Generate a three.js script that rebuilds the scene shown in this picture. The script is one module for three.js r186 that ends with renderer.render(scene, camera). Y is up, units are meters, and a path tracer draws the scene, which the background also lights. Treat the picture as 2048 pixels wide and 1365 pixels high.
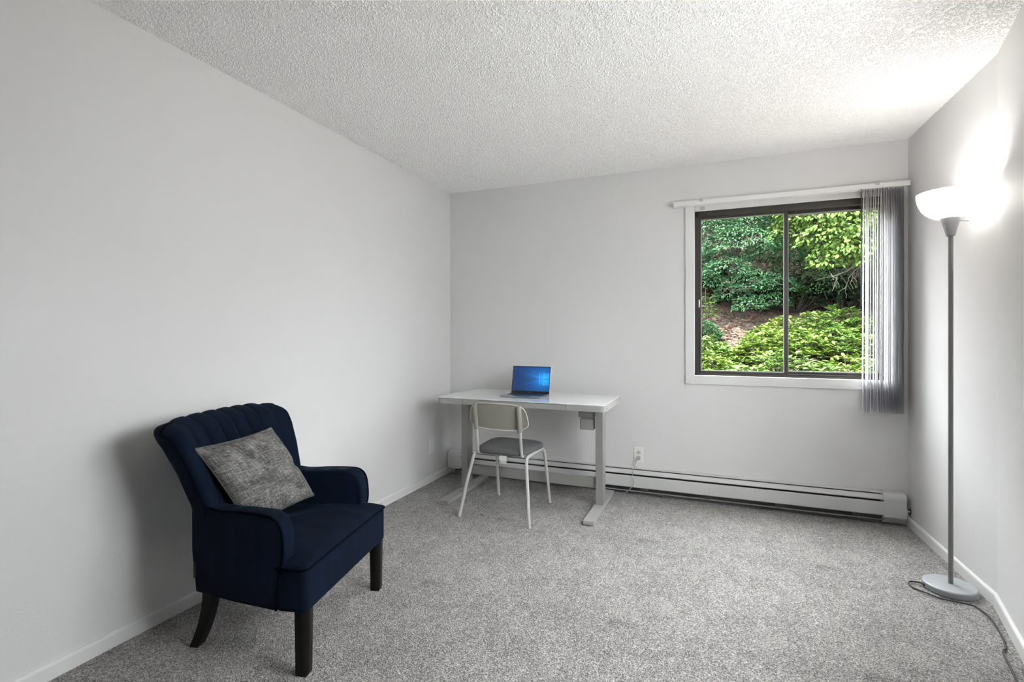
import * as THREE from 'three';
import { mergeGeometries, mergeVertices, toCreasedNormals } from 'three/addons/utils/BufferGeometryUtils.js';
import { RoundedBoxGeometry } from 'three/addons/geometries/RoundedBoxGeometry.js';
import { RectAreaLightUniformsLib } from 'three/addons/lights/RectAreaLightUniformsLib.js';

// ------------------------------------------------------------------ camera, sky, exposure
RectAreaLightUniformsLib.init();
const scene = new THREE.Scene();
const renderer = new THREE.WebGLRenderer({ antialias: true });
renderer.toneMapping = THREE.LinearToneMapping;
renderer.toneMappingExposure = 1.5;
renderer.shadowMap.enabled = true;

const FOCAL = 1001, YAW = 22 * Math.PI / 180;
const camera = new THREE.PerspectiveCamera(2 * Math.atan(682.5 / FOCAL) * 180 / Math.PI, 2048 / 1365, 0.05, 100);
camera.position.set(2.1475, 1.199, 3.867);
camera.rotation.set(0, YAW, 0);
camera.setViewOffset(2048, 1365, 0, 12, 2048, 1365);
camera.updateProjectionMatrix();

const SKY = 22.0, SUN = 12.0, LAMP = 0.6;
{ // overcast sky: brightness rises smoothly from the horizon to three times as much at the zenith
  const w = 64, h = 64, d = new Float32Array(w * h * 4);
  for (let y = 0; y < h; y++) { const e = ((y + 0.5) / h - 0.5) * Math.PI, k = (1 + 2 * Math.max(0, Math.sin(e))) / 3; for (let x = 0; x < w; x++) d.set([0.95 * k, 0.98 * k, 1.0 * k, 1], (y * w + x) * 4); }
  const t = new THREE.DataTexture(d, w, h, THREE.RGBAFormat, THREE.FloatType); t.mapping = THREE.EquirectangularReflectionMapping; t.magFilter = t.minFilter = THREE.LinearFilter; t.needsUpdate = true; scene.background = t;
}
scene.backgroundIntensity = SKY;
const sun = new THREE.DirectionalLight(new THREE.Color().setRGB(1, 0.95, 0.86), SUN);
sun.position.set(-5, 22, 5); sun.target.position.set(3, 0, -5);
sun.castShadow = true; sun.shadow.radius = 6;
Object.assign(sun.shadow.camera, { left: -12, right: 12, top: 12, bottom: -12, near: 1, far: 60 });
sun.shadow.mapSize.set(2048, 2048);
scene.add(sun, sun.target);

// ------------------------------------------------------------------ helpers
let seed = 12345;
const rnd = () => { seed = (seed * 1664525 + 1013904223) >>> 0; return seed / 4294967296; };
const rr = (a, b) => a + (b - a) * rnd();
const V = (x, y, z) => new THREE.Vector3(x, y, z);
const lin = (r, g, b) => new THREE.Color().setRGB(r, g, b);
const clamp = (x, a, b) => Math.min(b, Math.max(a, x));
const smooth = (a, b, x) => { const t = clamp((x - a) / (b - a), 0, 1); return t * t * (3 - 2 * t); };
const used = {};
function numbered(n) { used[n] = (used[n] ?? -1) + 1; return used[n] ? n + '_' + String(used[n]).padStart(3, '0') : n; }
function mesh(name, geo, material, parent, label) {
  if (Array.isArray(geo)) geo = mergeGeometries(geo.map(g => { let q = g.index ? g.toNonIndexed() : g; for (const k of Object.keys(q.attributes)) if (!['position', 'normal', 'uv'].includes(k)) q.deleteAttribute(k); if (!q.attributes.uv) q.setAttribute('uv', new THREE.BufferAttribute(new Float32Array(q.attributes.position.count * 2), 2)); return q; }));
  const m = new THREE.Mesh(geo, material); m.castShadow = m.receiveShadow = true;
  m.name = parent ? name : numbered(name);
  if (label) m.userData.label = label;
  (parent ?? scene).add(m); return m;
}
function thing(name, label, category, pos = [0, 0, 0], turn = 0, group) {
  const g = new THREE.Group(); g.name = numbered(name); g.position.set(...pos); g.rotation.y = turn;
  g.userData = { label, category }; if (group) g.userData.group = group; scene.add(g); return g;
}
function tag(o, label, category, group) { o.userData = { ...o.userData, label, category }; if (group) o.userData.group = group; return o; }
function struct(o, label, category = 'structure') { o.userData = { ...o.userData, kind: 'structure', label, category }; return o; }
// planar uv in metres from the dominant normal
function muv(g, s = 1) {
  g = g.index ? g.toNonIndexed() : g; const p = g.attributes.position, n = g.attributes.normal, uv = new Float32Array(p.count * 2);
  for (let i = 0; i < p.count; i++) {
    const ax = Math.abs(n.getX(i)), ay = Math.abs(n.getY(i)), az = Math.abs(n.getZ(i));
    let u, v; if (ay >= ax && ay >= az) { u = p.getX(i); v = p.getZ(i); } else if (ax >= az) { u = p.getZ(i); v = p.getY(i); } else { u = p.getX(i); v = p.getY(i); }
    uv[2 * i] = u * s; uv[2 * i + 1] = v * s;
  }
  g.setAttribute('uv', new THREE.BufferAttribute(uv, 2)); return g;
}
const box = (x0, x1, y0, y1, z0, z1) => { const g = new THREE.BoxGeometry(x1 - x0, y1 - y0, z1 - z0); g.translate((x0 + x1) / 2, (y0 + y1) / 2, (z0 + z1) / 2); return g; };
const rbox = (x0, x1, y0, y1, z0, z1, r = 0.003, seg = 2) => { const m = Math.min(x1 - x0, y1 - y0, z1 - z0) * 0.49; const g = new RoundedBoxGeometry(x1 - x0, y1 - y0, z1 - z0, seg, Math.min(r, m)); g.translate((x0 + x1) / 2, (y0 + y1) / 2, (z0 + z1) / 2); return g; };
const tube = (pts, r, n = 40, k = 10, closed = false, tension = 0.5) => new THREE.TubeGeometry(new THREE.CatmullRomCurve3(pts.map(p => V(...p)), closed, 'catmullrom', tension), n, r, k, closed);
const cyl = (r0, r1, h, k = 24) => new THREE.CylinderGeometry(r0, r1, h, k);
// grid surface from f(u,v) -> [x,y,z]
function grid(nu, nv, f, closedU = false) {
  const pos = [], uv = [], idx = [];
  for (let j = 0; j <= nv; j++) for (let i = 0; i <= nu; i++) { const p = f(i / nu, j / nv); pos.push(p[0], p[1], p[2]); uv.push(p[3] ?? i / nu, p[4] ?? j / nv); }
  for (let j = 0; j < nv; j++) for (let i = 0; i < nu; i++) { const a = j * (nu + 1) + i, b = a + 1, c = a + nu + 1, d = c + 1; idx.push(a, b, d, a, d, c); }
  const g = new THREE.BufferGeometry(); g.setAttribute('position', new THREE.Float32BufferAttribute(pos, 3)); g.setAttribute('uv', new THREE.Float32BufferAttribute(uv, 2)); g.setIndex(idx); g.computeVertexNormals(); return g;
}
// polyline interpolation table
const table = (rows) => (x) => { if (x <= rows[0][0]) return rows[0][1]; for (let i = 1; i < rows.length; i++) if (x <= rows[i][0]) { const [a, fa] = rows[i - 1], [b, fb] = rows[i]; return fa + (fb - fa) * (x - a) / (b - a); } return rows[rows.length - 1][1]; };
// hashed lattice noise, tileable with period
function noiseMaker(sd) {
  const T = new Float32Array(65536); let s = sd * 7919 + 17; for (let i = 0; i < 65536; i++) { s = (s * 1664525 + 1013904223) >>> 0; T[i] = s / 4294967296; }
  return (x, y, per) => { const xi = Math.floor(x), yi = Math.floor(y), fx = x - xi, fy = y - yi, ux = fx * fx * (3 - 2 * fx), uy = fy * fy * (3 - 2 * fy);
    const w = (a) => ((a % per) + per) % per, h = (a, b) => T[(w(a) * 251 + w(b) * 4099 + 31) & 65535];
    return (h(xi, yi) * (1 - ux) + h(xi + 1, yi) * ux) * (1 - uy) + (h(xi, yi + 1) * (1 - ux) + h(xi + 1, yi + 1) * ux) * uy; };
}
function texture(n, f, srgb = false, repeat = 1) {
  const d = new Uint8Array(n * n * 4);
  for (let y = 0; y < n; y++) for (let x = 0; x < n; x++) { const c = f(x / n, y / n, x, y), o = (y * n + x) * 4; if (typeof c === 'number') d[o] = d[o + 1] = d[o + 2] = clamp(c, 0, 1) * 255; else { d[o] = clamp(c[0], 0, 1) * 255; d[o + 1] = clamp(c[1], 0, 1) * 255; d[o + 2] = clamp(c[2], 0, 1) * 255; } d[o + 3] = 255; }
  const t = new THREE.DataTexture(d, n, n); t.wrapS = t.wrapT = THREE.RepeatWrapping; t.magFilter = THREE.LinearFilter; t.minFilter = THREE.LinearMipmapLinearFilter; t.generateMipmaps = true; t.repeat.set(repeat, repeat); if (srgb) t.colorSpace = THREE.SRGBColorSpace; t.needsUpdate = true; return t;
}
const N1 = noiseMaker(1), N2 = noiseMaker(2), N3 = noiseMaker(3);

// ------------------------------------------------------------------ materials of the room
const std = (c, roughness = 0.6, o = {}) => new THREE.MeshStandardMaterial({ color: c, roughness, ...o });
const phys = (c, roughness = 0.6, o = {}) => new THREE.MeshPhysicalMaterial({ color: c, roughness, ...o });
const stipple = texture(512, (u, v) => 0.5 + 0.35 * (N1(u * 128, v * 128, 128) - 0.5) + 0.35 * (N2(u * 64, v * 64, 64) - 0.5), false, 2.5);
const wallMat = std(lin(0.735, 0.728, 0.725), 0.52, { bumpMap: stipple, bumpScale: 0.0006 });
const trimMat = std(lin(0.78, 0.78, 0.77), 0.35);
const ceilMat = std(lin(0.88, 0.875, 0.862), 0.95);
const whiteMetal = std(lin(0.66, 0.66, 0.65), 0.38);

// carpet: speckled cut pile, 0.9 m tile
const carpetCol = texture(1024, (u, v) => {
  const f = N1(u * 512, v * 512, 512), m = N2(u * 256, v * 256, 256), c = N3(u * 24, v * 24, 24), d = N1(u * 7, v * 7, 7);
  const k = 0.58 + 0.40 * (f - 0.5) + 0.38 * (m - 0.5) + 0.06 * (c - 0.5) + 0.05 * (d - 0.5);
  return [k * 1.0, k * 0.985, k * 0.965];
}, true, 1 / 0.9);
const carpetBump = texture(1024, (u, v) => 0.5 + 0.55 * (N1(u * 512, v * 512, 512) - 0.5) + 0.5 * (N2(u * 256, v * 256, 256) - 0.5) + 0.2 * (N3(u * 40, v * 40, 40) - 0.5), false, 1 / 0.9);
const carpetMat = phys(lin(1, 1, 1), 1, { map: carpetCol, bumpMap: carpetBump, bumpScale: 0.006, sheen: 0.25, sheenRoughness: 0.6, sheenColor: lin(0.6, 0.6, 0.6) });

// ------------------------------------------------------------------ room shell
const H = 2.44, X1 = 3.282, XB = 3.305, ZB = 1.02, S2 = -0.215, ZF = 4.75, XF = XB + S2 * (ZF - ZB);
struct(mesh('floor', muv(box(-0.15, 3.6, -0.12, 0, -0.16, ZF + 0.15)), carpetMat), 'grey speckled cut pile carpet covering the room', 'floor');
const ceiling = struct(mesh('ceiling', muv(box(-0.15, 3.6, H, H + 0.2, -0.16, ZF + 0.15)), ceilMat), 'white popcorn textured ceiling', 'ceiling');
struct(mesh('wall_left', muv(box(-0.15, 0, -0.1, H + 0.1, -0.16, ZF + 0.15)), wallMat), 'plain pale grey wall behind the armchair', 'wall');
const WX0 = 2.016, WX1 = 3.195, WY0 = 0.905, WY1 = 2.096;
{
  const s = new THREE.Shape(); s.moveTo(-0.1, -0.1); s.lineTo(3.6, -0.1); s.lineTo(3.6, H + 0.1); s.lineTo(-0.1, H + 0.1); s.closePath();
  const h = new THREE.Path(); h.moveTo(WX0, WY0); h.lineTo(WX0, WY1); h.lineTo(WX1, WY1); h.lineTo(WX1, WY0); h.closePath(); s.holes.push(h);
  const g = new THREE.ExtrudeGeometry(s, { depth: 0.16, bevelEnabled: false }); g.translate(0, 0, -0.16);
  struct(mesh('wall_back', muv(g), wallMat), 'pale grey wall with the window and the baseboard heater', 'wall');
}
function prism(pts, y0, y1) { // plan polygon (x,z) extruded upwards
  const s = new THREE.Shape(pts.map(([x, z]) => new THREE.Vector2(x, -z))); const g = new THREE.ExtrudeGeometry(s, { depth: y1 - y0, bevelEnabled: false }); g.rotateX(-Math.PI / 2); g.translate(0, y0, 0); return g;
}
struct(mesh('wall_right', muv(prism([[X1, -0.02], [XB, ZB], [3.6, ZB + 0.06], [3.6, -0.02]], -0.1, H + 0.1)), wallMat), 'pale grey wall section beside the window behind the lamp', 'wall');
// the angled section carries an added window, out of view, for fill from the right
const ANG = Math.atan2(XF - XB, ZF - ZB), W2 = { a0: 0.54, a1: 1.97, y0: 0.98, y1: 2.0 };
const alongWall = new THREE.Matrix4().makeBasis(V(Math.sin(ANG), 0, Math.cos(ANG)), V(0, 1, 0), V(-Math.cos(ANG), 0, Math.sin(ANG))).setPosition(XB, 0, ZB); // x along the wall, z into the room
{
  const L = Math.hypot(XF - XB, ZF - ZB), s = new THREE.Shape(); s.moveTo(0, -0.1); s.lineTo(L, -0.1); s.lineTo(L, H + 0.1); s.lineTo(0, H + 0.1); s.closePath();
  const h = new THREE.Path(); h.moveTo(W2.a0, W2.y0); h.lineTo(W2.a0, W2.y1); h.lineTo(W2.a1, W2.y1); h.lineTo(W2.a1, W2.y0); h.closePath(); s.holes.push(h);
  const g = new THREE.ExtrudeGeometry(s, { depth: 0.16, bevelEnabled: false }); g.translate(0, 0, -0.16); g.applyMatrix4(alongWall);
  struct(mesh('wall_right_angled', muv(g), wallMat), 'pale grey wall section that angles into the room', 'wall');
}
struct(mesh('wall_front', muv(box(-0.15, 3.6, -0.1, H + 0.1, ZF, ZF + 0.15)), wallMat), 'pale grey wall opposite the window', 'wall');
{ // baseboards with a rounded top
  const prof = (len) => { const s = new THREE.Shape(); s.moveTo(0, 0); s.lineTo(0.013, 0); s.lineTo(0.013, 0.046); s.quadraticCurveTo(0.0125, 0.056, 0.004, 0.057); s.lineTo(0, 0.057); s.closePath(); return new THREE.ExtrudeGeometry(s, { depth: len, bevelEnabled: false, curveSegments: 6 }); };
  struct(mesh('baseboard_left', prof(ZF), trimMat), 'white painted baseboard along the armchair wall', 'baseboard');
  const run = (x0, z0, x1, z1) => { const dx = x1 - x0, dz = z1 - z0, L = Math.hypot(dx, dz), g = prof(L); g.scale(-1, 1, 1); const ix = g.index; g.rotateY(Math.atan2(dx, dz)); g.translate(x0, 0, z0); const a = g.toNonIndexed(); const p = a.attributes.position.array, nn = a.attributes.normal.array; for (let i = 0; i < p.length; i += 9) for (let k = 0; k < 3; k++) { let t = p[i + 3 + k]; p[i + 3 + k] = p[i + 6 + k]; p[i + 6 + k] = t; t = nn[i + 3 + k]; nn[i + 3 + k] = nn[i + 6 + k]; nn[i + 6 + k] = t; } return a; };
  struct(mesh('baseboard_right', run(X1, 0.0, XB, ZB), trimMat), 'white painted baseboard behind the lamp', 'baseboard');
  struct(mesh('baseboard_right_angled', run(XB, ZB, XF, ZF), trimMat), 'white painted baseboard on the angled wall', 'baseboard');
}
{ // popcorn texture: sprayed grains too many to count
  const g = new THREE.IcosahedronGeometry(1, 0), n = 190000, im = new THREE.InstancedMesh(g, ceilMat, n), m = new THREE.Matrix4(), q = new THREE.Quaternion(), e = new THREE.Euler();
  let k = 0;
  while (k < n) {
    const x = rr(0, 3.3), z = rr(0, 4.0); if (N1(x * 60, z * 60, 4096) < 0.22 || (x > XB + S2 * (z - ZB) && z > ZB)) continue;
    const s = 0.0024 + 0.0030 * rnd(); q.setFromEuler(e.set(rnd() * 6, rnd() * 6, rnd() * 6));
    m.compose(V(x, H + s * 0.25, z), q, V(s * rr(0.9, 1.3), s * rr(0.9, 1.2), s * rr(0.9, 1.3))); im.setMatrixAt(k++, m);
  }
  im.name = 'popcorn_grain'; im.userData.kind = 'stuff'; im.castShadow = im.receiveShadow = true; ceiling.add(im);
}

// ------------------------------------------------------------------ window
const bronze = std(lin(0.045, 0.042, 0.036), 0.42, { metalness: 0.35 }), gasket = std(lin(0.32, 0.32, 0.32), 0.45, { metalness: 0.4 });
const glass = phys(lin(1, 1, 1), 0, { transmission: 1, thickness: 0, ior: 1.03 });
{
  const w = new THREE.Group(); w.name = 'window_1'; scene.add(w); struct(w, 'sliding window with dark bronze frame and white casing', 'window');
  mesh('casing_board', rbox(1.952, WX0, 0.844, 2.139, 0, 0.016, 0.003), trimMat, w);
  mesh('casing_board', rbox(WX1, 3.262, 0.844, 2.139, 0, 0.016, 0.003), trimMat, w);
  mesh('casing_board', rbox(WX0 + 0.0006, WX1 - 0.0006, 2.092, 2.139, 0, 0.0157, 0.003), trimMat, w);
  mesh('casing_board', rbox(WX0 + 0.0006, WX1 - 0.0006, 0.844, 0.908, 0, 0.0157, 0.003), trimMat, w);
  const z0 = -0.125, z1 = -0.012, f = 0.026;
  mesh('window_frame', [box(WX0, WX0 + f, WY0, WY1, z0, z1), box(WX1 - f, WX1, WY0, WY1, z0, z1), box(WX0, WX1, WY1 - 0.042, WY1, z0, z1), box(WX0, WX1, WY0, WY0 + 0.014, z0, z1),
    box(WX0, WX1, WY0 + 0.014, WY0 + 0.024, z1 - 0.012, z1 - 0.006), box(WX0, WX1, WY0 + 0.014, WY0 + 0.024, -0.062, -0.056), box(WX0, WX1, WY0 + 0.014, WY0 + 0.024, -0.105, -0.1)], bronze, w);
  const sash = (x0, x1, y0, y1, z, sw, wide) => {
    const s = mesh('sash', [rbox(x0, x0 + sw, y0, y1, z - 0.013, z + 0.013, 0.002), rbox(x1 - sw, x1, y0, y1, z - 0.013, z + 0.013, 0.002), rbox(x0, x1, y1 - sw, y1, z - 0.012, z + 0.012, 0.002), rbox(x0, x1, y0, y0 + sw * wide, z - 0.012, z + 0.012, 0.002)], bronze, w);
    const a = x0 + sw, b = x1 - sw, c = y0 + sw * wide, d = y1 - sw, t = 0.005;
    mesh('gasket', [box(a, a + t, c, d, z - 0.006, z + 0.006), box(b - t, b, c, d, z - 0.006, z + 0.006), box(a, b, d - t, d, z - 0.006, z + 0.006), box(a, b, c, c + t, z - 0.006, z + 0.006)], gasket, s);
    mesh('pane', new THREE.PlaneGeometry(b - a, d - c).translate((a + b) / 2, (c + d) / 2, z), glass, s, 'clear window glass');
    return s;
  };
  const s1 = sash(2.036, 2.617, WY0 + 0.016, WY1 - 0.036, -0.035, 0.022, 0.8);
  sash(2.597, WX1 - 0.02, WY0 + 0.016, WY1 - 0.036, -0.082, 0.024, 1.0);
  mesh('latch', [rbox(2.041, 2.051, 1.4, 1.455, -0.024, -0.014, 0.002), rbox(2.043, 2.05, 1.415, 1.44, -0.016, -0.006, 0.002)], whiteMetal, s1, 'small white sash latch');
  // screen stiffener bar behind the fixed pane
  mesh('screen_bar', box(2.62, WX1 - 0.02, 2.03, 2.036, -0.112, -0.106), gasket, w);
}

{ // added unseen window in the angled wall, sized for fill light
  const w = new THREE.Group(); w.name = 'window_2'; scene.add(w); struct(w, 'added unseen window in the angled wall that lets in fill light', 'window');
  w.applyMatrix4(alongWall); const { a0, a1, y0, y1 } = W2, c = 0.064;
  for (const b of [[a0 - c, a0, y0 - c, y1 + c], [a1, a1 + c, y0 - c, y1 + c], [a0, a1, y1, y1 + c], [a0, a1, y0 - c, y0]]) mesh('casing_board', rbox(b[0], b[1], b[2], b[3], 0, 0.016, 0.003), trimMat, w);
  mesh('window_frame', [box(a0, a0 + 0.026, y0, y1, -0.125, -0.012), box(a1 - 0.026, a1, y0, y1, -0.125, -0.012), box(a0, a1, y1 - 0.03, y1, -0.125, -0.012), box(a0, a1, y0, y0 + 0.02, -0.125, -0.012)], bronze, w);
  const m = (a0 + a1) / 2;
  for (const [b0, b1, z] of [[a0 + 0.026, m + 0.012, -0.04], [m - 0.012, a1 - 0.026, -0.085]]) {
    const t = 0.022, s = mesh('sash', [box(b0, b0 + t, y0 + 0.02, y1 - 0.03, z - 0.012, z + 0.012), box(b1 - t, b1, y0 + 0.02, y1 - 0.03, z - 0.012, z + 0.012), box(b0, b1, y1 - 0.03 - t, y1 - 0.03, z - 0.012, z + 0.012), box(b0, b1, y0 + 0.02, y0 + 0.02 + t, z - 0.012, z + 0.012)], bronze, w);
    mesh('pane', new THREE.PlaneGeometry(b1 - b0 - 2 * t, y1 - y0 - 0.05 - 2 * t).translate((b0 + b1) / 2, (y0 + y1) / 2 - 0.005, z), glass, s);
  }
}

// ------------------------------------------------------------------ baseboard heater
{
  const h = thing('baseboard_heater', 'long white baseboard heater running under window and desk', 'heater', [1.63, 0, 0]);
  const enamel = std(lin(0.62, 0.62, 0.61), 0.38), shadedSteel = std(lin(0.13, 0.127, 0.12), 0.55, { metalness: 0.5 }), holeDark = std(lin(0.05, 0.045, 0.04), 0.6);  // inner metal coloured dark so the slots and gap read as shade
  const x0 = 0.05 - 1.63, x1 = 3.145 - 1.63;
  const sweep = (pts, a, b, th) => { // sheet metal profile in (z,y), swept along x
    const s = new THREE.Shape(); const n = pts.length, off = []; for (let i = 0; i < n; i++) { const p = pts[Math.max(0, i - 1)], q = pts[Math.min(n - 1, i + 1)], dx = q[0] - p[0], dy = q[1] - p[1], L = Math.hypot(dx, dy); off.push([pts[i][0] + dy / L * th, pts[i][1] - dx / L * th]); }
    s.moveTo(...pts[0]); for (const p of pts.slice(1)) s.lineTo(...p); for (const p of off.reverse()) s.lineTo(...p); s.closePath();
    const g = new THREE.ExtrudeGeometry(s, { depth: b - a, bevelEnabled: false }); g.rotateY(Math.PI / 2); g.scale(-1, 1, 1); g.rotateY(0);
    // after rotateY(90): shape x -> -z, extrude z -> x; undo mirrored z
    const p = g.attributes.position; for (let i = 0; i < p.count; i++) { p.setX(i, -p.getX(i) + a); p.setZ(i, -p.getZ(i)); }
    const ng = g.index ? g.toNonIndexed() : g; ng.computeVertexNormals(); return ng;
  };
  mesh('hood', sweep([[0.001, 0.199], [0.012, 0.199], [0.024, 0.197], [0.031, 0.192]], x0, x1, 0.0018), enamel, h);
  mesh('damper', sweep([[0.037, 0.186], [0.046, 0.181], [0.055, 0.172], [0.060, 0.164], [0.0615, 0.159]], x0, x1, 0.0018), enamel, h);
  mesh('front_panel', sweep([[0.067, 0.148], [0.0688, 0.143], [0.0695, 0.13], [0.0705, 0.066], [0.066, 0.061], [0.06, 0.061]], x0, x1, 0.0018), enamel, h);
  mesh('back_plate', box(x0, x1, 0.004, 0.197, 0.0005, 0.004), shadedSteel, h);
  mesh('bottom_rail', [box(x0, x1, 0.026, 0.03, 0.034, 0.052)], std(lin(0.4, 0.4, 0.39), 0.4), h, 'thin light metal edge under the heater');
  { const fins = []; for (let x = x0 + 0.05; x < x1 - 0.05; x += 0.012) fins.push(box(x, x + 0.0012, 0.064, 0.13, 0.006, 0.064)); fins.push(box(x0, x1, 0.082, 0.1, 0.024, 0.042)); mesh('heating_element', fins, shadedSteel, h); }
    for (let i = 0; i < 7; i++) mesh('bracket', box(-1.3 + i * 0.44, -1.262 + i * 0.44, 0.031, 0.06, 0.032, 0.05), shadedSteel, h);
  const cap = (a, b) => { const s = new THREE.Shape(); s.moveTo(0, 0.056); s.lineTo(0.073, 0.056); s.lineTo(0.0725, 0.158); s.bezierCurveTo(0.071, 0.183, 0.055, 0.202, 0.03, 0.203); s.lineTo(0, 0.203); s.closePath(); const g = new THREE.ExtrudeGeometry(s, { depth: b - a - 0.002, bevelEnabled: true, bevelSize: 0.001, bevelThickness: 0.001, bevelSegments: 1, curveSegments: 12 }); g.rotateY(-Math.PI / 2); g.scale(1, 1, 1); g.translate(b - 0.001, 0, 0); return g; };
  mesh('end_cap', cap(3.138 - 1.63, 3.256 - 1.63), enamel, h);
  mesh('end_cap', cap(0.016 - 1.63, 0.13 - 1.63), enamel, h);
  const pipe = cyl(0.008, 0.008, 0.03, 14); pipe.rotateZ(Math.PI / 2); pipe.translate(3.268 - 1.63, 0.094, 0.04);
  mesh('supply_pipe', pipe, std(lin(0.55, 0.42, 0.36), 0.4, { metalness: 0.6 }), h, 'short copper pipe running into the wall');
  const hole = new THREE.TorusGeometry(0.012, 0.004, 8, 20); hole.rotateY(Math.PI / 2); hole.scale(0.5, 1.2, 1); hole.translate(3.2815 - 1.63, 0.094, 0.04);
  mesh('pipe_hole_ring', hole, holeDark, h, 'dark ring painted for the shaded hole round the pipe');  // dark colour stands in for the shade inside the pipe hole
}

// ------------------------------------------------------------------ vertical blind
{
  const b = thing('vertical_blind', 'white vertical blind drawn to the right on a long headrail', 'blind', [2.573, 2.14, 0.065]);
  const vinyl = phys(lin(0.88, 0.88, 0.9), 0.6, { transmission: 0.12, thickness: 0, side: THREE.DoubleSide }), clear = phys(lin(0.9, 0.9, 0.9), 0.2, { transmission: 0.6, thickness: 0 });
  const y = (v) => v - 2.14, x = (v) => v - 2.573;
  mesh('headrail', [rbox(x(1.874), x(3.272), y(2.124), y(2.158), -0.022, 0.018, 0.004), box(x(1.9), x(3.26), y(2.121), y(2.1245), -0.004, 0.004)], trimMat, b);
  for (const bx of [2.06, 3.1]) mesh('bracket', [rbox(x(bx) - 0.012, x(bx) + 0.012, y(2.156), y(2.165), -0.0645, 0.02, 0.002), rbox(x(bx) - 0.012, x(bx) + 0.012, y(2.145), y(2.16), 0.017, 0.0205, 0.001)], std(lin(0.5, 0.5, 0.5), 0.3), b, 'small clear mounting clip');
  const W = 0.089, L = 1.412, prof = []; 
  const vane = grid(8, 6, (u, v) => { const t = u - 0.5; return [0.006 * (1 - 4 * t * t), -v * L, t * W]; });
  for (let i = 0; i < 17; i++) {
    const m = mesh('vane', vane, vinyl, b); m.position.set(x(3.03 + i * 0.0128 + rr(-0.0015, 0.0015)), y(2.116), rr(-0.001, 0.001) + 0.0); m.rotation.y = (i < 10 ? rr(-13.5, -7.5) : rr(-10, -2)) * Math.PI / 180; m.rotation.z = rr(-0.006, 0.002);
    const c = mesh('carrier', rbox(-0.002, 0.002, -0.002, 0.012, -0.01, 0.01, 0.001), clear, b); c.position.copy(m.position); c.position.y = y(2.114);
  }
  const wand = cyl(0.0035, 0.0035, 0.74, 8); wand.translate(x(3.012), y(1.755), 0.03); mesh('wand', wand, std(lin(0.03, 0.035, 0.035), 0.3), b, 'thin dark control wand');
  mesh('wand_hook', box(x(3.009), x(3.016), y(2.112), y(2.126), 0.004, 0.034), clear, b);
}
tag(mesh('curtain_clip', [rbox(2.052, 2.085, 2.098, 2.122, 0.0158, 0.022, 0.002), rbox(2.058, 2.062, 2.1, 2.12, 0.022, 0.026, 0.001), rbox(2.074, 2.078, 2.1, 2.12, 0.022, 0.026, 0.001)], std(lin(0.55, 0.55, 0.54), 0.3)), 'small clear plastic clip screwed to window casing under headrail', 'clip');

// ------------------------------------------------------------------ wall plates and plug cord
{
  const o = thing('wall_outlet', 'white duplex outlet with a plug in its lower socket', 'outlet', [1.6185, 0.2925, 0]);
  const pl = std(lin(0.82, 0.82, 0.81), 0.35), dk = std(lin(0.03, 0.03, 0.03), 0.6), iv = std(lin(0.62, 0.57, 0.47), 0.4);
  mesh('cover_plate', rbox(-0.036, 0.036, -0.058, 0.058, 0.0002, 0.006, 0.004), pl, o);
  for (const sy of [0.02, -0.02]) {
    const c = cyl(0.0165, 0.0165, 0.003, 28); c.rotateX(Math.PI / 2); c.scale(1, 0.86, 1); c.translate(0, sy, 0.0065); const s = mesh('socket', c, iv, o);
    mesh('slot', [box(-0.0075, -0.0055, sy - 0.001, sy + 0.008, 0.0078, 0.0083), box(0.0055, 0.0075, sy - 0.001, sy + 0.007, 0.0078, 0.0083), box(-0.0025, 0.0025, sy - 0.0095, sy - 0.0045, 0.0078, 0.0083)], dk, s);
  }
  const w = thing('blank_wall_plate', 'small white wall plate low on the wall beside desk', 'wall plate', [0, 0.29, 0.32]);
  mesh('cover_plate', rbox(0.0002, 0.006, -0.061, 0.061, -0.039, 0.039, 0.004), pl, w);
  mesh('insert', rbox(0.005, 0.0075, -0.034, 0.034, -0.017, 0.017, 0.002), pl, w);
  const gc = std(lin(0.36, 0.36, 0.36), 0.5), c = thing('power_cord', 'thin grey power cord plugged into the outlet', 'cord', [1.6185, 0.27, 0.01]);
  const pg = cyl(0.013, 0.015, 0.02, 18); pg.rotateX(Math.PI / 2); pg.translate(0, 0, 0.0098); mesh('plug', pg, std(lin(0.4, 0.4, 0.4), 0.5), c);
  const at = (x, y, z) => [x - 1.6185, y - 0.27, z - 0.01];
  mesh('cable', tube([at(1.618, 0.268, 0.028), at(1.604, 0.25, 0.045), at(1.594, 0.211, 0.07), at(1.585, 0.17, 0.088), at(1.584, 0.145, 0.092), at(1.598, 0.111, 0.098), at(1.585, 0.078, 0.1), at(1.548, 0.035, 0.1), at(1.51, 0.014, 0.1), at(1.49, 0.0045, 0.1), at(1.475, 0.0045, 0.085), at(1.458, 0.0045, 0.08)], 0.0026, 80, 8), gc, c);
}

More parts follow.
